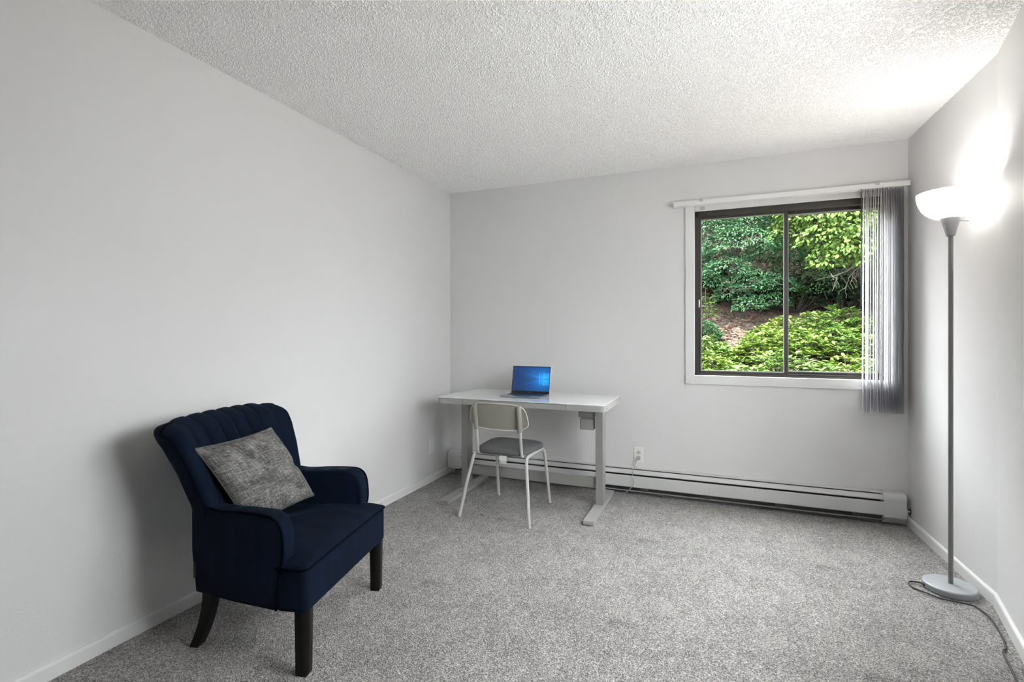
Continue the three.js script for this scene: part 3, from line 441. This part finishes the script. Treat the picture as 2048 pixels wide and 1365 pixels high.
// ------------------------------------------------------------------ throw pillow
{
  const C = [-0.372, 0.615, 0.032];
  const wx = (a, y, s) => V(0.7465 + 0.976 * a + 0.219 * s, y, 2.206 - 0.219 * a + 0.976 * s);
  const TL = wx(-0.462, 0.772, 0.275), TR = wx(-0.43, 0.778, -0.112), BR = wx(-0.288, 0.455, -0.222), BL = wx(-0.325, 0.447, 0.168);
  const ctr = TL.clone().add(TR).add(BR).add(BL).multiplyScalar(0.25), U = TR.clone().add(BR).sub(TL).sub(BL).multiplyScalar(0.25), Vv = TL.clone().add(TR).sub(BL).sub(BR).multiplyScalar(0.25), Nn = U.clone().cross(Vv).normalize();
  const fabric = texture(1024, (u, v) => { const a = N1(u * 20, v * 460, 460), b = N2(u * 460, v * 20, 460), c = N3(u * 9, v * 9, 9), d = N1(u * 300, v * 300, 300), e = N2(u * 34, v * 90, 90);
    const k = 0.46 + 0.26 * Math.pow(a, 2) - 0.1 + 0.26 * Math.pow(b, 2) - 0.1 + 0.16 * (c - 0.5) + 0.12 * (d - 0.5) + 0.16 * (e - 0.5); return [k, k * 0.99, k * 0.97]; }, true);
  const fb = texture(512, (u, v) => 0.5 + 0.4 * (N1(u * 16, v * 256, 256) - 0.5) + 0.4 * (N2(u * 256, v * 16, 256) - 0.5), false, 1.5);
  const fab = phys(lin(0.95, 0.95, 0.95), 0.95, { map: fabric, bumpMap: fb, bumpScale: 0.0018, sheen: 0.4, sheenRoughness: 0.5, sheenColor: lin(0.25, 0.25, 0.25) });
  const side = (sgn) => (u, v) => {
    const p = u * 2 - 1, q = v * 2 - 1, ap = Math.abs(p), aq = Math.abs(q);
    const pin = 0.055, x = p * (1.02 - pin * (1 - q * q)), y = q * (1.02 - pin * (1 - p * p)); // pinched sides, pointed corners
    let h = 0.074 * Math.pow((1 - Math.pow(ap, 2.6)) * (1 - Math.pow(aq, 2.6)), 0.52);
    const edge = (1 - ap * ap) * (1 - aq * aq);
    h += sgn > 0 ? edge * 0.012 * (N1(p * 3 + 9, q * 3 + 5, 64) - 0.5) * 2 : 0;
    if (sgn > 0) { h -= 0.02 * Math.exp(-Math.pow((p + 0.05 - (1 - q) * 0.25) / 0.07, 2)) * smooth(0.35, 0.85, q) * smooth(1.0, 0.9, q); h += 0.010 * Math.exp(-Math.pow((p + 0.2 - (1 - q) * 0.25) / 0.08, 2)) * smooth(0.35, 0.85, q) * smooth(1, 0.9, q); h -= 0.012 * Math.exp(-Math.pow((q + 0.05) / 0.1, 2)) * smooth(0.55, 0.95, p) * smooth(1, 0.95, p); }
    const w = U.clone().multiplyScalar(x).addScaledVector(Vv, y).addScaledVector(Nn, sgn * h * (sgn < 0 ? 0.62 : 1)); return [w.x, w.y, w.z, u, v];
  };
  const P = thing('throw_pillow', 'grey woven square throw pillow leaning in the armchair', 'pillow', ctr.toArray());
  const sq = (u) => 0.5 + 0.5 * Math.sin((u - 0.5) * Math.PI);
  mesh('cover', [grid(64, 64, (u, v) => side(1)(sq(u), sq(v))), grid(64, 64, (u, v) => side(-1)(1 - sq(u), sq(v)))], fab, P);
  const seam = []; for (let i = 0; i < 80; i++) { const t = i / 20, k = Math.floor(t), f = t - k; const [u, v] = [[f, 0], [1, f], [1 - f, 1], [0, 1 - f]][k]; seam.push(side(1)(u, v).slice(0, 3)); }
  mesh('seam', tube(seam, 0.0028, 240, 6, true), fab, P);
}
{ const g = tube([[0, 0.003, 0], [0.008, 0.006, 0.004], [0.02, 0.004, 0.001], [0.03, 0.003, 0.007]], 0.0012, 20, 5); const m = mesh('thread', g, std(lin(0.03, 0.03, 0.03), 0.8)); m.position.set(0.705, 0, 0.863); tag(m, 'tiny dark thread lying on the carpet under desk chair', 'thread'); }

// ------------------------------------------------------------------ hillside outside
const hillY = (x, z) => { const b = table([[-30, 14], [-18, 9.2], [-13, 6.4], [-10, 4.3], [-8, 2.7], [-6.6, 1.75], [-5.4, 1.22], [-4.2, 0.86], [-3.2, 0.45], [-2.2, 0.1], [-1, -0.15], [0, -0.2]])(z); return b + 0.25 * (N1(x * 0.7 + 20, z * 0.7 + 40, 256) - 0.5) * smooth(-1.5, -4, z) + 0.08 * (N2(x * 3 + 20, z * 3 + 60, 256) - 0.5); };
const soilTex = texture(512, (u, v) => { const a = N1(u * 60, v * 60, 60), b = N2(u * 160, v * 160, 160), c = N3(u * 10, v * 10, 10); const k = 0.32 + 0.2 * (a - 0.5) + 0.2 * (b - 0.5) + 0.14 * (c - 0.5); return [k * 1.1, k * 0.92, k * 0.78]; }, true, 0.5);
const hill = struct(mesh('ground_hillside', grid(90, 100, (u, v) => { const x = -9 + 24 * u, z = -0.17 - 24 * Math.pow(v, 1.4); return [x, hillY(x, z), z, x, z]; }), std(lin(0.4, 0.4, 0.4), 1, { map: soilTex, side: THREE.DoubleSide })), 'brown earth bank rising behind the house', 'ground');

struct(mesh('ground_bounce', box(3.6, 16, -0.4, -0.2, -0.17, 14), std(lin(0.36, 0.355, 0.345), 0.9)), 'added unseen ground beside the house, pale to bounce light indoors', 'ground');  // added out of view, kept pale to bounce light onto the ceiling
const leafMat = (rough = 0.7) => phys(lin(1, 1, 1), rough, { transmission: 0.25, thickness: 0, specularIntensity: 0.3, side: THREE.DoubleSide });
const leafG = (() => { // lance leaf 1 m long, folded on its midrib and drooping
  const p = [0, 0, 0, 0.17, 0.05, 0.3, 0, 0.0, 0.34, -0.17, 0.05, 0.3, 0.15, 0.02, 0.66, 0, -0.04, 0.68, -0.15, 0.02, 0.66, 0, -0.13, 1], i = [0, 2, 1, 0, 3, 2, 1, 2, 5, 1, 5, 4, 3, 6, 5, 3, 5, 2, 4, 5, 7, 6, 7, 5];
  const g = new THREE.BufferGeometry(); g.setAttribute('position', new THREE.Float32BufferAttribute(p, 3)); g.setIndex(i); g.computeVertexNormals(); return g; })();
const leafR = (() => { const g = leafG.clone(); g.scale(1.7, 1, 1); g.computeVertexNormals(); return g; })();
const mat4 = new THREE.Matrix4(), qq = new THREE.Quaternion(), q2 = new THREE.Quaternion(), UP = V(0, 1, 0), colr = new THREE.Color();
// leaf frame: +z along dir, roll random
function leafQuat(dir, roll) { const z = dir.clone().normalize(), x = new THREE.Vector3().crossVectors(UP, z); if (x.lengthSq() < 1e-4) x.set(1, 0, 0); x.normalize(); const y = new THREE.Vector3().crossVectors(z, x); mat4.makeBasis(x, y, z); qq.setFromRotationMatrix(mat4); q2.setFromAxisAngle(V(0, 0, 1), roll); return qq.multiply(q2); }
function instanced(name, geo, material, list, parent, label) {
  const im = new THREE.InstancedMesh(geo, material, list.length), m = new THREE.Matrix4();
  list.forEach((l, i) => { m.compose(l.p, l.q, V(l.s, l.s, l.s)); im.setMatrixAt(i, m); im.setColorAt(i, colr.setRGB(...l.c)); });
  im.name = name; im.castShadow = im.receiveShadow = true; im.userData.kind = 'stuff'; if (label) im.userData.label = label; parent.add(im); return im;
}
const tint = (c, k, j = 0.12) => { const f = k * rr(0.78, 1.22); return [c[0] * f * rr(1 - j, 1 + j), c[1] * f, c[2] * f * rr(1 - j, 1 + j)]; };
const bark = std(lin(0.03, 0.025, 0.021), 0.95);
const LM = leafMat(), LMs = leafMat(0.65);

// tree: trunk, limbs, crown made of flattened leaf tiers
function tree(name, label, x, z, tiers, col, leaf, geo, n, hang = 0.35) {
  const y0 = hillY(x, z), t = thing(name, label, 'tree', [x, y0 - 0.05, z], 0, undefined);
  const hTop = Math.max(...tiers.map(q => q[1])) - y0 - 0.1;
  mesh('trunk', tube([[0, 0, 0], [0.05, hTop * 0.3, 0.05], [-0.06, hTop * 0.6, -0.03], [0.03, hTop, 0.02]], 0.07, 24, 8), bark, t);
  const limbs = []; for (const [tx, ty, tz, rx] of tiers) { const ly = ty - y0; limbs.push(tube([[0, Math.max(0.1, ly - 0.8), -0.02], [(tx - x) * 0.5, ly - 0.3, (tz - z) * 0.5], [tx - x, ly, tz - z], [(tx - x) + (tx > x ? 1 : -1) * rx * 0.5, ly - 0.05, (tz - z) + rx * 0.3]], 0.011, 16, 5)); }
  mesh('limbs', limbs, bark, t);
  const list = [], vol = tiers.map(q => q[3] * q[3]), tot = vol.reduce((a, b) => a + b, 0);
  tiers.forEach(([tx, ty, tz, rx, ry], i) => {
    const k = Math.round(n * vol[i] / tot);
    for (let j = 0; j < k; j++) {
      const a = rnd() * 6.283, cz = rr(-0.35, 1), sr = Math.sqrt(1 - cz * cz), d = V(Math.cos(a) * sr, cz, Math.sin(a) * sr), rad = 0.72 + 0.3 * Math.sqrt(rnd());
      const lump = 1 + 0.28 * (N2(a * 2.2 + i * 7, cz * 3 + i * 3, 1024) - 0.5) * 2;
      const p = V(tx - x + d.x * rx * rad * lump, ty - y0 + d.y * ry * rad * lump - 0.18 * rx * sr * sr, tz - z + d.z * rx * rad * lump);
      const dir = V(d.x + rr(-0.7, 0.7), -hang + rr(-0.35, 0.45), d.z + rr(-0.7, 0.7));
      list.push({ p, q: leafQuat(dir, rr(-0.7, 0.7)).clone(), s: leaf * rr(0.7, 1.3), c: tint(col, 1) });
    }
  });
  instanced('foliage', geo, LM, list, t);
  return t;
}
const blueGreen = [0.031, 0.09, 0.036], midGreen = [0.026, 0.07, 0.02], yelGreen = [0.072, 0.13, 0.024], dkGreen = [0.014, 0.034, 0.012];
tree('layered_tree', 'blue-green tree with tiered small leaves seen through left pane', 2.5, -7.1, [[2.2, 3.9, -6.4, 0.7, 0.3], [2.85, 3.55, -6.2, 0.6, 0.26], [2.05, 3.2, -6.0, 0.55, 0.24], [2.6, 2.9, -5.9, 0.68, 0.27], [3.15, 2.75, -6.2, 0.5, 0.22], [2.35, 2.45, -5.8, 0.42, 0.2], [2.75, 2.2, -5.85, 0.36, 0.19], [3.1, 2.15, -6.1, 0.4, 0.2], [1.6, 2.7, -6.4, 0.6, 0.3], [1.4, 3.6, -6.7, 0.7, 0.35], [2.7, 1.78, -5.75, 0.26, 0.15], [2.2, 4.6, -7, 0.9, 0.4], [3.1, 4.4, -6.9, 0.8, 0.4], [2.0, 2.25, -6.1, 0.4, 0.2], [2.45, 2.0, -6.1, 0.32, 0.18], [3.05, 1.85, -6.0, 0.3, 0.16], [3.3, 3.3, -6.3, 0.5, 0.25], [2.3, 3.55, -6.1, 0.5, 0.22], [1.9, 3.75, -6.2, 0.45, 0.22], [2.75, 3.25, -6.0, 0.45, 0.2]], blueGreen, 0.06, leafG, 30000, 0.25);
tree('drooping_tree', 'yellow-green tree with hanging leafy branches seen through right pane', 4.5, -6.4, [[4.15, 4.0, -5.6, 0.62, 0.35], [3.5, 3.75, -5.7, 0.55, 0.3], [4.6, 3.5, -5.4, 0.6, 0.35], [3.85, 3.2, -5.2, 0.5, 0.32], [3.35, 3.0, -5.6, 0.35, 0.26], [4.15, 2.65, -5.1, 0.36, 0.3], [3.75, 2.45, -5.2, 0.26, 0.24], [4.75, 2.75, -5.2, 0.45, 0.35], [5.4, 3.3, -5.6, 0.7, 0.45], [4.9, 2.1, -5.2, 0.35, 0.28], [5.6, 2.3, -5.6, 0.5, 0.35], [4.5, 4.8, -6.2, 0.9, 0.4], [3.6, 4.1, -5.5, 0.5, 0.3], [4.0, 3.6, -5.3, 0.5, 0.32], [3.6, 3.45, -5.4, 0.4, 0.28], [4.4, 3.05, -5.2, 0.4, 0.32], [4.05, 2.95, -5.05, 0.35, 0.3], [3.5, 3.2, -5.3, 0.4, 0.3], [3.7, 2.8, -5.15, 0.35, 0.28], [4.4, 2.45, -5.0, 0.3, 0.26], [3.3, 3.6, -5.5, 0.42, 0.28], [4.0, 2.55, -5.1, 0.28, 0.25], [4.9, 2.9, -5.0, 0.4, 0.3]], yelGreen, 0.068, leafR, 19500, 0.75);
tree('dark_tree', 'dark green tree in shade behind the drooping branches', 3.9, -7.8, [[3.6, 3.6, -7.1, 0.75, 0.4], [4.3, 3.1, -6.9, 0.7, 0.4], [3.6, 2.6, -6.7, 0.5, 0.3], [4.4, 2.4, -6.6, 0.5, 0.3], [5.0, 3.6, -7.2, 0.8, 0.45], [5.3, 2.6, -6.8, 0.6, 0.4], [4.2, 4.5, -7.6, 1, 0.45], [3.3, 2.1, -6.6, 0.3, 0.2], [3.9, 2.15, -6.4, 0.5, 0.3], [4.7, 2.1, -6.3, 0.5, 0.32], [5.3, 2.0, -6.4, 0.5, 0.3], [4.3, 2.75, -6.3, 0.5, 0.3]], midGreen, 0.065, leafG, 17000, 0.4);
for (const [x, z, s] of [[0.6, -8.6, 1.2], [2.9, -9.6, 1.3], [5.4, -9.2, 1.3], [7.2, -8, 1.2], [-1.2, -8.2, 1.2], [5.0, -12, 1.3], [1.0, -12, 1.3]]) {
  const y = hillY(x, z); const t = tree('bank_tree', 'dark leafy tree higher up the wooded bank', x, z, [[x, y + 2.4 * s, z + 0.3, 1.1 * s, 0.6 * s], [x - 0.8 * s, y + 1.7 * s, z + 0.5, 0.9 * s, 0.5 * s], [x + 0.9 * s, y + 1.6 * s, z + 0.6, 0.9 * s, 0.5 * s], [x, y + 1.0 * s, z + 0.8, 0.9 * s, 0.5 * s], [x + 0.4 * s, y + 0.5 * s, z + 0.9, 0.7 * s, 0.4 * s]], midGreen, 0.09, leafR, 3800, 0.45); t.userData.group = 'trees higher up the wooded bank';
}
// leggy young growth in front of the shade
function shrub(x, z, r, h, col, leaf, n, name, label, group, geo = leafG) {
  const y0 = hillY(x, z), t = thing(name, label, 'shrub', [x, y0 - 0.03, z]); if (group) t.userData.group = group;
  const list = [], stems = [];
  for (let i = 0; i < n; i++) {
    const a = rnd() * 6.283, rad = r * Math.sqrt(rnd()), px = Math.cos(a) * rad, pz = Math.sin(a) * rad, dome = Math.sqrt(Math.max(0.05, 1 - Math.pow(rad / r, 2) * 0.85));
    const py = h * dome * rr(0.35, 1.05), k = Math.round(rr(6, 9)), tilt = V(px / r * 0.6, 1, pz / r * 0.6).normalize(), tone = rr(0.75, 1.25);
    if (i % 5 === 0) stems.push(tube([[px * 0.25, 0, pz * 0.25], [px * 0.7, py * 0.5, pz * 0.7], [px, py, pz]], 0.006, 6, 4));
    for (let j = 0; j < k; j++) { const b = j / k * 6.283 + rnd(), up = rr(0.0, 0.75); const d = V(Math.cos(b) + tilt.x * 0.5, up, Math.sin(b) + tilt.z * 0.5); const c = rnd() < 0.03 ? [0.11, 0.065, 0.04] : tint(col, tone); list.push({ p: V(px, py + rr(-0.015, 0.015), pz), q: leafQuat(d, rr(-0.3, 0.3)).clone(), s: leaf * rr(0.7, 1.25), c }); }
  }
  mesh('stems', stems, bark, t); instanced('foliage', geo, LMs, list, t); return t;
}
const lime = [0.088, 0.148, 0.017], lime2 = [0.066, 0.125, 0.019];
const shrubs = [[2.0, -3.5, 0.42, 0.40], [2.45, -3.2, 0.36, 0.34], [2.95, -3.35, 0.42, 0.42], [3.35, -3.2, 0.36, 0.38], [3.8, -3.4, 0.42, 0.42], [4.3, -3.3, 0.42, 0.42], [4.8, -3.5, 0.45, 0.45], [1.5, -3.5, 0.4, 0.4], [2.0, -4.1, 0.38, 0.36], [2.85, -4.15, 0.4, 0.44], [3.3, -4.2, 0.42, 0.46], [3.75, -4.3, 0.45, 0.52], [4.25, -4.2, 0.45, 0.46], [4.75, -4.3, 0.45, 0.5], [1.45, -4.2, 0.4, 0.4], [5.3, -4.1, 0.5, 0.5], [2.45, -4.0, 0.25, 0.25], [3.55, -4.75, 0.34, 0.62], [4.5, -4.9, 0.42, 0.5], [2.9, -4.8, 0.3, 0.34], [3.2, -5.3, 0.36, 0.42], [3.95, -5.35, 0.4, 0.5], [4.75, -5.4, 0.42, 0.5], [5.3, -5.0, 0.42, 0.5]];
for (const [x, z, r, h] of shrubs) shrub(x, z, r, h, rnd() < 0.6 ? lime : lime2, 0.095, Math.round(150 * r / 0.4), 'rhododendron_shrub', ...(h > 0.6 ? ['tall lime green shrub standing above its neighbours on the bank', undefined] : z > -3.6 ? ['low lime green whorled shrub close under the window', 'lime green shrubs close under the window'] : z > -4.4 ? ['lime green whorled shrub halfway up to the leaf litter', 'lime green shrubs halfway up the bank'] : ['lime green whorled shrub at the foot of the trees', 'lime green shrubs at the foot of the trees']));
shrub(1.95, -5.0, 0.32, 0.42, [0.024, 0.08, 0.024], 0.05, 420, 'fine_leaved_shrub', 'small fine-leaved mid green shrub beside the leaf litter');
shrub(2.02, -5.7, 0.18, 0.75, [0.06, 0.115, 0.022], 0.06, 60, 'leafy_sapling', 'thin pale green sapling at the left edge of window view');
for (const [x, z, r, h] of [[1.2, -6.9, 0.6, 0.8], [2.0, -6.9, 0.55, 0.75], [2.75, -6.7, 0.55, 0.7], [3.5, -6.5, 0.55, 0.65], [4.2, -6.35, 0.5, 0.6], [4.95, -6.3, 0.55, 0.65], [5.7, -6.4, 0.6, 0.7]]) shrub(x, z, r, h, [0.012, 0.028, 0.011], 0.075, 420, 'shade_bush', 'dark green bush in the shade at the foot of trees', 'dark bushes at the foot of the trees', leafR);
{ // rocks half sunk in the bank
  const rockM = std(lin(0.11, 0.107, 0.105), 0.95, { bumpMap: stipple, bumpScale: 0.01 });
  for (const [x, z, s] of [[2.45, -2.75, 0.18], [2.95, -2.85, 0.13], [3.5, -2.75, 0.14], [4.1, -2.8, 0.17]]) {
    const g = new THREE.IcosahedronGeometry(s, 3), p = g.attributes.position; for (let i = 0; i < p.count; i++) { const v = V(p.getX(i), p.getY(i), p.getZ(i)), k = 0.8 + 0.45 * N1(v.x * 9 + x * 20 + 40, v.y * 9 + v.z * 7 + 40, 1024); p.setXYZ(i, v.x * k * 1.35, v.y * k * 0.75, v.z * k); } g.computeVertexNormals();
    const m = mesh('rock', g, rockM); m.position.set(x, hillY(x, z) + s * 0.25, z); tag(m, 'grey rock half sunk in the bank among the shrubs', 'rock', 'rocks on the bank');
  }
}
{ // fallen leaves
  const list = []; for (let i = 0; i < 9000; i++) { const x = rr(0.5, 6.5), z = rr(-7.2, -2.4), a = rnd() * 6.283; const c = rnd(); list.push({ p: V(x, hillY(x, z) + rr(0.004, 0.03), z), q: leafQuat(V(Math.cos(a), rr(-0.25, 0.35), Math.sin(a)), rr(-0.8, 0.8)).clone(), s: rr(0.04, 0.085), c: tint(c < 0.5 ? [0.115, 0.062, 0.036] : c < 0.8 ? [0.15, 0.105, 0.08] : [0.06, 0.034, 0.02], 1) }); }
  const g = new THREE.Group(); instanced('leaf_litter', leafR, leafMat(0.9), list, scene, 'brown fallen leaves covering the bank').userData.category = 'leaf litter';
}
{ // ivy and undergrowth on the upper bank
  const list = []; for (let i = 0; i < 26000; i++) { const x = rr(-4, 10), z = rr(-14, -6.5), a = rnd() * 6.283; list.push({ p: V(x, hillY(x, z) + rr(0.02, 0.5), z), q: leafQuat(V(Math.cos(a), rr(-0.4, 0.3), Math.sin(a) + 0.5), rr(-0.6, 0.6)).clone(), s: rr(0.07, 0.13), c: tint(dkGreen, 1) }); }
  instanced('undergrowth', leafR, LM, list, scene, 'dark low undergrowth covering the upper bank').userData.category = 'undergrowth';
}
{ // bare grey twigs
  const twig = std(lin(0.11, 0.1, 0.088), 0.9), gs = []; const grow = (p, d, L, r, k) => { const pts = [p.toArray()]; let q = p.clone(), e = d.clone(); for (let i = 0; i < 4; i++) { e.add(V(rr(-0.3, 0.3), rr(-0.25, 0.2), rr(-0.2, 0.2))).normalize(); q = q.clone().addScaledVector(e, L / 4); pts.push(q.toArray()); if (k > 0 && i > 0) grow(q.clone(), e.clone().add(V(rr(-0.9, 0.9), rr(-0.7, 0.4), rr(-0.3, 0.5))).normalize(), L * 0.55, r * 0.6, k - 1); } gs.push(tube(pts, r, 8, 5)); };
  const t = thing('bare_branch', 'bare grey dead branches hanging under the drooping tree', 'branch', [4.25, 2.3, -5.5]);
  grow(V(0, 0, 0), V(-0.8, -0.35, 0.2), 0.5, 0.005, 2); grow(V(0.15, 0.1, 0), V(-0.5, -0.6, 0.3), 0.42, 0.0045, 2); mesh('twigs', gs, twig, t);
  const gs2 = gs.splice(0); const t2 = thing('bare_twig', 'pale tangle of dry twigs under the layered tree', 'branch', [2.3, 1.9, -5.9]); for (let i = 0; i < 5; i++) grow(V(rr(-0.1, 0.1), 0, 0), V(rr(-1, 1), rr(-0.5, 0.8), rr(-0.2, 0.4)).normalize(), 0.4, 0.0025, 2); mesh('twigs', gs, twig, t2);
}
scene.traverse(o => { if (o.isMesh) o.castShadow = o.receiveShadow = true; });
renderer.render(scene, camera);
